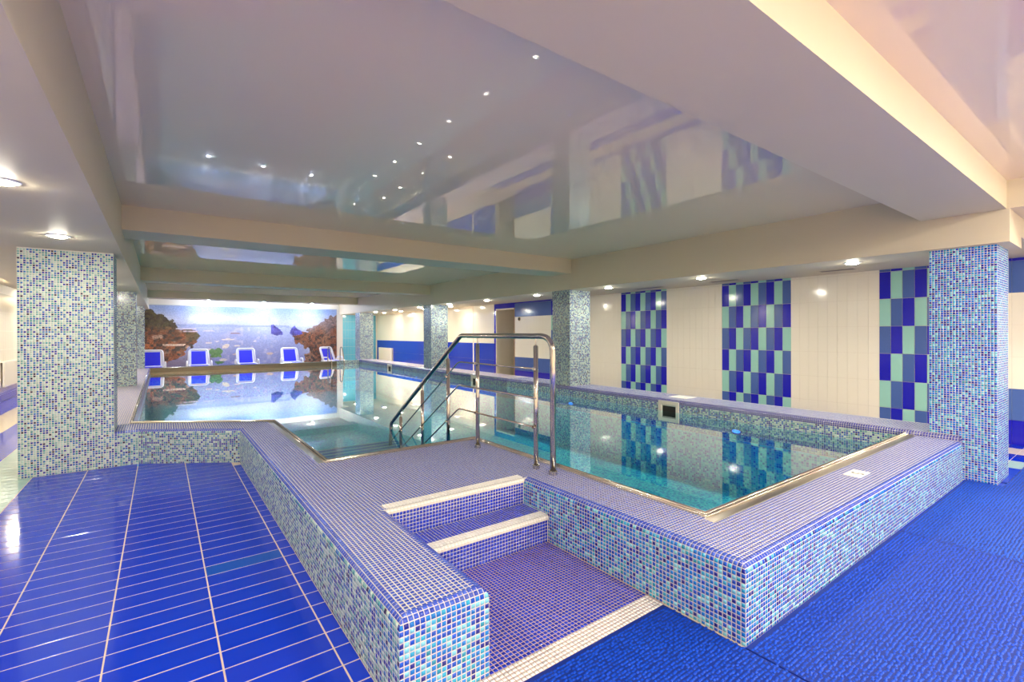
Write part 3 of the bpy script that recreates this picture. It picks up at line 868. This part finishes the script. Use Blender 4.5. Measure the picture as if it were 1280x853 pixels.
# ------------------------------------------------------------------ vinyl mats
def mat(name, poly, m, label, ang):
    z1 = .011
    t = thing(name, label, 'mat', (sum(p[0] for p in poly) / len(poly), sum(p[1] for p in poly) / len(poly), 0))
    MB().prism(poly, .0005, z1 - .003).build('backing', m_matback, t)
    P = np.array(poly); x0, y0 = P.min(0); x1, y1 = P.max(0)
    pt = .019; a, b = np.meshgrid(np.arange(int((x1 - x0) / pt)), np.arange(int((y1 - y0) / pt)), indexing='ij'); a = a.ravel(); b = b.ravel()
    c = np.column_stack([x0 + (a + .5 + .5 * (b % 2)) * pt, y0 + (b + .5) * pt, np.full(len(a), z1 - .004)])
    c[:, :2] += rng.normal(0, .0022, (len(c), 2)); c = c[inpoly(poly)(c)]
    # only what the camera side of the room can see close up
    k = len(c); h = pt * .48; q = pt * .2
    zt = .0048 + rng.uniform(-.002, .002, k)
    base = np.array([(-h, -h * .7, 0), (h, -h * .7, 0), (h, h * .7, 0), (-h, h * .7, 0)]); top = np.array([(-q, -q * .6, 1), (q, -q * .6, 1), (q, q * .6, 1), (-q, q * .6, 1)])
    v = np.concatenate([c[:, None] + base[None], c[:, None] + top[None] * np.stack([np.ones(k), np.ones(k), zt], 1)[:, None]], 1).reshape(-1, 3)
    fq = np.array([[4, 5, 6, 7], [0, 1, 5, 4], [1, 2, 6, 5], [2, 3, 7, 6], [3, 0, 4, 7]])
    f = (fq[None] + (np.arange(k) * 8)[:, None, None]).reshape(-1, 4)
    o = obj('vinyl_loops', v, f, m, t); o['kind'] = 'stuff'
mat('floor_mat', [(.9, .3), (2.212, .3), (2.212, YE - 5 * P_ - .008), (.9, YE - 5 * P_ - .008)], m_mat, 'blue vinyl mat in front of the white threshold of the entry steps', 0)
mat('floor_mat', [(2.222, -.4), (4.46, -.4), (4.46, YF - .008), (2.222, YF - .008)], m_mat, 'darker blue vinyl mat along the front of the pool right of the near corner', 0)
mat('floor_mat', [(4.468, -.8), (8.8, -.8), (8.8, .88), (6.53, .88), (6.53, 1.15), (4.468, 1.15)], m_mat2, 'paler mottled blue vinyl mat at right, around the near mosaic column', 0)

# ------------------------------------------------------------------ mural
def build_mural():
    x0, x1, z0, z1, s = -.90, 6.385, .10, 2.59, .025
    nx, nz = int((x1 - x0) / s), int((z1 - z0) / s)
    a, b = np.meshgrid(np.arange(nx), np.arange(nz), indexing='ij'); a = a.ravel(); b = b.ravel()
    X = x0 + (a + .5) * s; Z = z0 + (b + .5) * s
    def vn(sc, seed):
        r = np.random.default_rng(seed); g = r.random((64, 64))
        u = X / sc + 7; w = Z / sc + 7; i = np.floor(u).astype(int) % 63; j = np.floor(w).astype(int) % 63; fu = u % 1; fw = w % 1
        fu = fu * fu * (3 - 2 * fu); fw = fw * fw * (3 - 2 * fw)
        return (g[i, j] * (1 - fu) + g[i + 1, j] * fu) * (1 - fw) + (g[i, j + 1] * (1 - fu) + g[i + 1, j + 1] * fu) * fw
    n1, n2, n3 = vn(.9, 1), vn(.35, 2), vn(.12, 3); r0 = rng.random(len(X))
    C = np.zeros((len(X), 3)); L = lambda c: np.array(lin(c))
    def mix(A_, B_, t): return A_ * (1 - t[:, None]) + B_ * t[:, None]
    hz = 1.83 - .008 * X
    t = np.clip((Z - hz) / .75, 0, 1)
    sky = mix(np.tile(L((186, 188, 212)), (len(X), 1)), L((140, 166, 216)), np.clip(t + .5 * (n1 - .5), 0, 1))
    cl = np.clip((n1 * .6 + n2 * .4 - .42) * 4, 0, 1) * np.clip(1 - abs(Z - hz - .28) / .3, 0, 1)
    sky = mix(sky, L((214, 212, 218)), cl * .8)
    ts = np.clip((hz - Z) / 1.7, 0, 1)
    sea = mix(np.tile(L((176, 184, 216)), (len(X), 1)), L((128, 134, 190)), np.clip(ts + .7 * (n1 - .5), 0, 1))
    glit = np.clip((n3 - .62) * 4, 0, 1) * np.clip(1 - abs(X - 2.9) / 1.6, 0, 1); sea = mix(sea, L((220, 206, 214)), glit * .5)
    C = np.where((Z > hz)[:, None], sky, sea)
    far = (abs(Z - hz - .01) < .03 + .03 * n2) & (X < 4.4) & (n1 > .3); C[far] = L((150, 158, 196))
    pts = np.column_stack([X + (n3 - .5) * .2 + (r0 - .5) * .03, Z + (vn(.12, 9) - .5) * .2])
    hl = inpoly([(-.95, 2.42), (-.5, 2.39), (-.26, 2.35), (0, 2.23), (.19, 2.09), (.39, 1.92), (.56, 1.77), (.76, 1.69), (.91, 1.72), (1.04, 1.65), (1.09, 1.54), (1.24, 1.49), (1.19, 1.31), (1.09, 1.26), (1.11, 1.12), (.96, 1.0), (.83, .88), (.65, .73), (.5, .59), (.26, .45), (.09, .36), (-.27, .26), (-.95, .23)])(pts)
    hr_ = inpoly([(6.5, 2.36), (6.08, 2.26), (5.77, 2.08), (5.6, 1.9), (5.33, 1.77), (5.06, 1.62), (4.87, 1.56), (4.61, 1.48), (4.55, 1.38), (4.61, 1.17), (4.83, 1.06), (5.0, .92), (5.22, .81), (5.26, .67), (4.99, .47), (4.9, .37), (5.16, .05), (6.5, .05)])(pts)
    base = (Z < .8) & (X < 1.6) & ~hl; C[base] = mix(C, L((128, 112, 128)), np.clip((.95 - Z) * 1.5, 0, .8))[base]
    dark, brown, orange, pale, green = L((58, 44, 44)), L((112, 66, 44)), L((168, 92, 52)), L((196, 160, 140)), L((92, 84, 50))
    mt = np.clip((vn(.09, 21) - .5) * 1.5 + .5, 0, 1) * .75 + r0 * .25
    top = np.clip((Z - 1.55) / .3 + (n2 - .5) * 1.5, 0, 1)
    hcol = mix(mix(np.tile(brown, (len(X), 1)), orange, np.clip((n2 - .35) * 2.4, 0, 1)), dark, np.clip((.52 - mt) * 4, 0, 1))
    hcol = mix(hcol, mix(np.tile(dark, (len(X), 1)), green, mt), top)
    hcol = mix(hcol, pale, np.clip((vn(.2, 5) - .72) * 5, 0, 1) * (1 - top) * .8)
    beach = (abs(Z - 1.08 - .06 * (X - .4) ** 2 * 3) < .035) & (X > .05) & (X < .75); hcol[beach] = L((214, 186, 168))
    C[hl] = hcol[hl]
    gl = hl & (X > .75) & (Z > 1.25); C[gl] = mix(C, green, np.full(len(X), .6))[gl]
    rcol = mix(mix(np.tile(L((128, 74, 48)), (len(X), 1)), L((150, 108, 84)), np.clip((n2 - .25) * 2, 0, 1)), dark, np.clip((.5 - mt) * 4, 0, .95))
    rcol = mix(rcol, L((134, 116, 118)), np.clip((Z - 1.45) / .5 + (n2 - .5), 0, .75))
    C[hr_] = rcol[hr_]
    for poly in ([(3.69, 1.88), (3.8, 1.89), (3.92, 1.78), (4.05, 1.68), (4.15, 1.55), (4.14, 1.45), (3.89, 1.43), (3.71, 1.50)], [(4.42, 1.51), (4.48, 1.72), (4.61, 1.86), (4.71, 1.72), (4.87, 1.62), (4.95, 1.48), (4.55, 1.41)]):
        k = inpoly(poly)(np.column_stack([X, Z])); C[k] = mix(mix(np.tile(L((70, 66, 150)), (len(X), 1)), L((96, 92, 180)), mt), L((50, 44, 110)), np.clip((n3 - .5) * 2, 0, 1))[k]
    for bx, bz, w, h, c in ((.78, 1.70, .36, .03, (206, 196, 204)), (1.5, 1.62, .2, .025, (200, 190, 200)), (2.4, 1.52, .17, .03, (150, 120, 130)), (2.15, 1.28, .22, .035, (226, 210, 196)), (1.5, 1.15, .12, .035, (222, 206, 196)), (2.07, 1.01, .13, .085, (224, 208, 190)), (2.46, 1.02, .11, .03, (226, 212, 196)), (1.48, .90, .18, .035, (220, 204, 192)), (3.65, .68, .13, .05, (206, 176, 160)), (2.4, .68, .1, .035, (210, 180, 164)), (1.98, .47, .14, .05, (214, 200, 190)), (1.77, 1.21, .07, .025, (222, 210, 200)), (.92, 1.60, .3, .02, (196, 176, 180)), (3.1, 1.2, .05, .02, (222, 210, 200))):
        k = ((X - bx) / w) ** 2 + ((Z - bz - (X - bx) * .35 * (h > .08)) / h) ** 2 < 1; C[k] = L(c)
    k = (((X - 1.72 + (n3 - .5) * .2) / .24) ** 2 + ((Z - .76 + (vn(.1, 12) - .5) * .16) / .17) ** 2 < 1); C[k] = mix(np.tile(L((58, 112, 58)), (len(X), 1)), L((96, 150, 84)), mt)[k]
    k = (((X - 1.86) / .16) ** 2 + ((Z - .36 + (n3 - .5) * .1) / .06) ** 2 < 1); C[k] = L((70, 124, 66))
    rough_ = np.where(hl | hr_, .38, .09)[:, None]
    C = np.clip(C * (1 + rng.normal(0, 1, (len(X), 1)) * rough_), 0, 1)
    t = thing('wall_mural', 'wide mosaic mural of a rocky bay with boats on the far wall', 'mural', ((x0 + x1) / 2, YFAR, z0))
    MB().box(x0 - .01, YFAR - .012, z0 - .01, x1 + .01, YFAR, z1 + .01).build('backing', m_grout, t)
    h = s / 2 - .0008
    v = np.stack([np.column_stack([X + dx, np.full(len(X), YFAR - .015), Z + dz]) for dx, dz in ((-h, -h), (h, -h), (h, h), (-h, h))], 1).reshape(-1, 3)
    f = np.arange(len(X) * 4).reshape(-1, 4)
    o = obj('mural_tiles', v, f, m_mural, t, colors=C); o['kind'] = 'stuff'
build_mural()

# ------------------------------------------------------------------ sun loungers in front of the mural
def make_lounger():
    t = thing('sun_lounger', '', 'sun lounger', (0, 0, 0), 'sun loungers in front of the mural')
    W = .30
    fr = MB()
    for s in (-1, 1): fr.tube([(s * W, -1.35, .33), (s * W, .15, .35)], .028, 8)
    fr.tube([(-W, -1.35, .33), (W, -1.35, .33)], .028, 8); fr.tube([(-W, .1, .35), (W, .1, .35)], .025, 8)
    fr.build('frame', m_white, t, local=True)
    MB().box(-W + .03, -1.32, .335, W - .03, .06, .350).build('seat_sling', m_sling, t, local=True)
    b = thing_child('backrest', t)
    import numpy as _n
    # backrest: rounded frame leaning back
    ang = math.radians(66); up = Vector((0, math.cos(ang), math.sin(ang))); Lb = .63; base = Vector((0, .1, .34))
    outline = rbox_path([(-.325, 0, 0), (-.295, Lb, 0), (.295, Lb, 0), (.325, 0, 0)], .10, 5)
    path = [base + Vector((p.x, 0, 0)) + up * p.y for p in outline]
    MB().tube(path, .030, 8).build('back_frame', m_white, b, local=True, smooth=True)
    nrm = Vector((0, -math.sin(ang), math.cos(ang)))
    rim_ = MB(); o1 = rbox_path([(-.31, 0, 0), (-.28, Lb, 0), (.28, Lb, 0), (.31, 0, 0)], .09, 5)
    f1 = [base + Vector((p.x, 0, 0)) + up * p.y - nrm * .005 for p in o1]; f2 = [q - nrm * .012 for q in f1]; n = len(f1)
    rim_.add([tuple(q) for q in f1 + f2], [tuple(range(n)), tuple(range(2 * n - 1, n - 1, -1))] + [(i, (i + 1) % n, n + (i + 1) % n, n + i) for i in range(n)])
    rim_.build('back_shell', m_white, b, local=True)
    sl_ = MB(); c = [(-.232, .03), (.232, .03), (.222, .56), (-.222, .56)]
    q1 = [base + Vector((x, 0, 0)) + up * y + nrm * .004 for x, y in c]; q2 = [q - nrm * .012 for q in q1]
    sl_.add([tuple(q) for q in q1 + q2], [(0, 1, 2, 3), (7, 6, 5, 4), (0, 4, 5, 1), (1, 5, 6, 2), (2, 6, 7, 3), (3, 7, 4, 0)])
    sl_.build('back_sling', m_sling, b, local=True)
    for s in (-1, 1):
        MB().tube(rbox_path([(s * .375, .12, .34), (s * .375, .02, .50), (s * .375, -.28, .50), (s * .375, -.36, .33)], .06, 4), .026, 8).build('armrest', m_white, t, local=True, smooth=True)
    for x, y in ((-W, -1.15), (W, -1.15), (-W, .0), (W, .0)):
        MB().tube([(x, y, .003), (x, y, .33)], .026, 8).build('leg', m_white, t, local=True)
    return t
def thing_child(name, parent):
    o = bpy.data.objects.new(name, None); o.empty_display_size = .05; col.objects.link(o); o.parent = parent; return o
proto = make_lounger()
for i, (x, y, rz_, lb) in enumerate(((-.25, 21.05, 0, 'white and blue sun lounger at the left edge of the mural, partly behind a column'), (1.13, 21.05, 0, 'white and blue sun lounger left of the green tree on the mural'), (2.68, 21.05, 0, 'white and blue sun lounger at the middle of the mural'), (4.28, 21.05, .03, 'white and blue sun lounger left of the brown cliff on the mural'), (5.86, 21.05, .42, 'white and blue sun lounger turned aside, behind the pool ladder'))):
    o = proto if i == 0 else copy_tree(proto)
    o.location = (x, y, 0); o.rotation_euler = (0, 0, rz_); o['label'] = lb

# ------------------------------------------------------------------ downlights
def make_downlight(lens, dome=.012):
    t = thing('downlight', '', 'downlight', (0, 0, 0))
    MB().lathe((0, 0, 0), [(.062, -.001), (.066, -.008), (.085, -.006), (.092, -.0005)], 24).build('trim_ring', m_white, t, local=True)
    for ch in t.children: ch.data.polygons
    MB().lathe((0, 0, 0), [(.0001, -.009 - dome), (.03, -.009 - dome * .87), (.052, -.009 - dome * .5), (.064, -.009)], 20).build('lens', lens, t, local=True)
    return t
protos = {k: make_downlight(m, d) for k, m, d in (('warm', m_lens_warm, .012), ('cool', m_lens_cool, .045), ('back', m_lens_back, .012))}; used = set()
def downlight(x, y, z, label, group, lamp='warm'):
    p = protos[lamp]
    if lamp not in used: o = p; used.add(lamp)
    else: o = copy_tree(p)
    o.location = (x, y, z - .0002); o['label'] = label; o['group'] = group
ordn = ['nearest', 'second nearest', 'third nearest', 'fourth nearest', 'fifth nearest', 'sixth nearest', 'seventh nearest', 'eighth nearest', 'farthest']
for i, y in enumerate((2.25, 4.27, 6.2, 8.35, 10.4, 12.4, 14.4, 16.45, 18.4)):
    downlight(6.85 if i > 0 else 6.9, y, ZR, 'round warm downlight in the right soffit, %s of the nine in that row' % ordn[i], 'downlights of the right soffit')
for i, y in enumerate((4.06, 6.02)):
    downlight(-.76, y, ZL, ['round warm downlight cut by the left edge of the picture', 'round warm downlight just in front of the broad left column'][i], 'downlights of the left soffit')
for i, y in enumerate((2.0, 9.0, 11.2, 15.2, 17.3)):
    downlight(-.76, y, ZL, 'round warm downlight of the left soffit, out of the picture or behind the columns', 'hidden downlights of the left soffit')
for i, y in enumerate((15.15, 17.3, 19.6, 21.5)):
    downlight(8.42, y, 2.475, 'round warm downlight in the far right aisle ceiling, %s of the four there' % ['nearest', 'second nearest', 'third nearest', 'farthest'][i], 'downlights of the far right aisle')
downlight(7.7, 23.4, 2.475, 'added warm downlight brightening the teal tiles beside the mural', 'downlights of the far right aisle')  # lamp added to brighten the teal corner
for i, x in enumerate((1.46, 3.31, 5.13)):
    downlight(x, 21.15, 2.80, 'cool white lamp above the mural, %s of three' % ['left', 'middle', 'right'][i], 'lamps above the mural', 'cool')
for i, y in enumerate((10.2, 14.0, 17.5, 21.0)):
    downlight(-2.45, y, 2.62, 'round warm downlight in the left aisle ceiling, %s of four' % ['nearest', 'second', 'third', 'farthest'][i], 'downlights of the left aisle', 'back')
for x in (.8, 2.6, 4.4, 6.0):  # unseen fill lamps, added to raise the ambient light of the hall
    for y in (-.4, -1.7, -3.2):
        downlight(x, y, ZH, 'added warm fill downlight in the unseen bay behind the camera', 'fill downlights added behind the camera', 'back')
for x, y in ((7.6, -.5), (8.4, -2.2), (-1.6, -.5), (-1.6, -2.6)):  # more added fill lamps, out of view to either side
    downlight(x, y, 2.675 if x > 0 else ZL, 'added warm fill downlight at the side of the bay behind the camera', 'side fill downlights added behind the camera', 'back')

# ------------------------------------------------------------------ small things
for i, (y0, y1, lb) in enumerate(((2.74, 3.25, 'flush air slot in the right aisle ceiling above the nearest cream wall field'), (4.55, 5.15, 'flush air slot in the aisle ceiling above the middle checkered panel'), (6.2, 6.95, 'flush air slot in the aisle ceiling above the farther checkered panel'))):
    t = thing('air_vent', lb, 'air vent', (8.55, (y0 + y1) / 2, 2.475), 'air slots of the right aisle ceiling')
    fr = MB(); L = (y1 - y0) / 2
    fr.box(-.10, -L, -.006, -.075, L, -.0003); fr.box(.075, -L, -.006, .10, L, -.0003); fr.box(-.075, -L, -.006, .075, -L + .02, -.0003); fr.box(-.075, L - .02, -.006, .075, L, -.0003)
    fr.build('frame', m_paint, t, local=True)
    for k in range(5): MB().box(-.07 + k * .03, -L + .02, -.005, -.052 + k * .03, L - .02, -.0008).build('slat', m_vent, t, local=True)
def radiator(loc, length, h, along_x_sign, label):
    t = thing('radiator', label, 'radiator', loc)
    s = along_x_sign
    MB().box(min(0, s * .02), -length / 2, 0, max(0, s * .02), length / 2, h).build('back_panel', m_radiator, t, local=True)
    MB().box(min(s * .05, s * .09), -length / 2, .01, max(s * .05, s * .09), length / 2, h - .01).build('front_panel', m_radiator, t, local=True)
    MB().box(min(s * .02, s * .085), -length / 2, h - .012, max(s * .02, s * .085), length / 2, h).build('top_grille', m_radiator, t, local=True)
    g = MB()
    for k in range(int(length / .05)): g.box(min(s * .09, s * .094), -length / 2 + .015 + k * .05, .04, max(s * .09, s * .094), -length / 2 + .035 + k * .05, h - .04)
    g.build('ribs', m_radiator, t, local=True)
    for y in (-length * .35, length * .35): MB().box(min(s * .02, s * .05), y - .02, .05, max(s * .02, s * .05), y + .02, h - .05).build('bracket', m_radiator, t, local=True)
    return t
radiator((WLF + .007, 16.2, .33), 2.2, .56, 1, 'white panel radiator on the left aisle wall above the blue skirting')
radiator((WR + .053, 23.1, .12), 1.7, .66, -1, 'white panel radiator against the blue tiles at the far end of the right aisle')
t = thing('call_button', 'small dark round fixture on the cream tiles right of the doorway', 'wall fixture', (WR - .006, 11.95, 1.945))
n = 16
def disc(r, x0, x1): 
    m = MB(); m.add([(x0, r * math.cos(2*PI*j/n), r * math.sin(2*PI*j/n)) for j in range(n)] + [(x1, r * math.cos(2*PI*j/n), r * math.sin(2*PI*j/n)) for j in range(n)], [tuple(range(n)), tuple(range(2*n-1, n-1, -1))] + [(j, n + j, n + (j+1) % n, (j+1) % n) for j in range(n)]); return m
disc(.06, 0, -.012).build('plate', m_door, t, local=True); disc(.035, -.012, -.03).build('knob', m_dark, t, local=True)
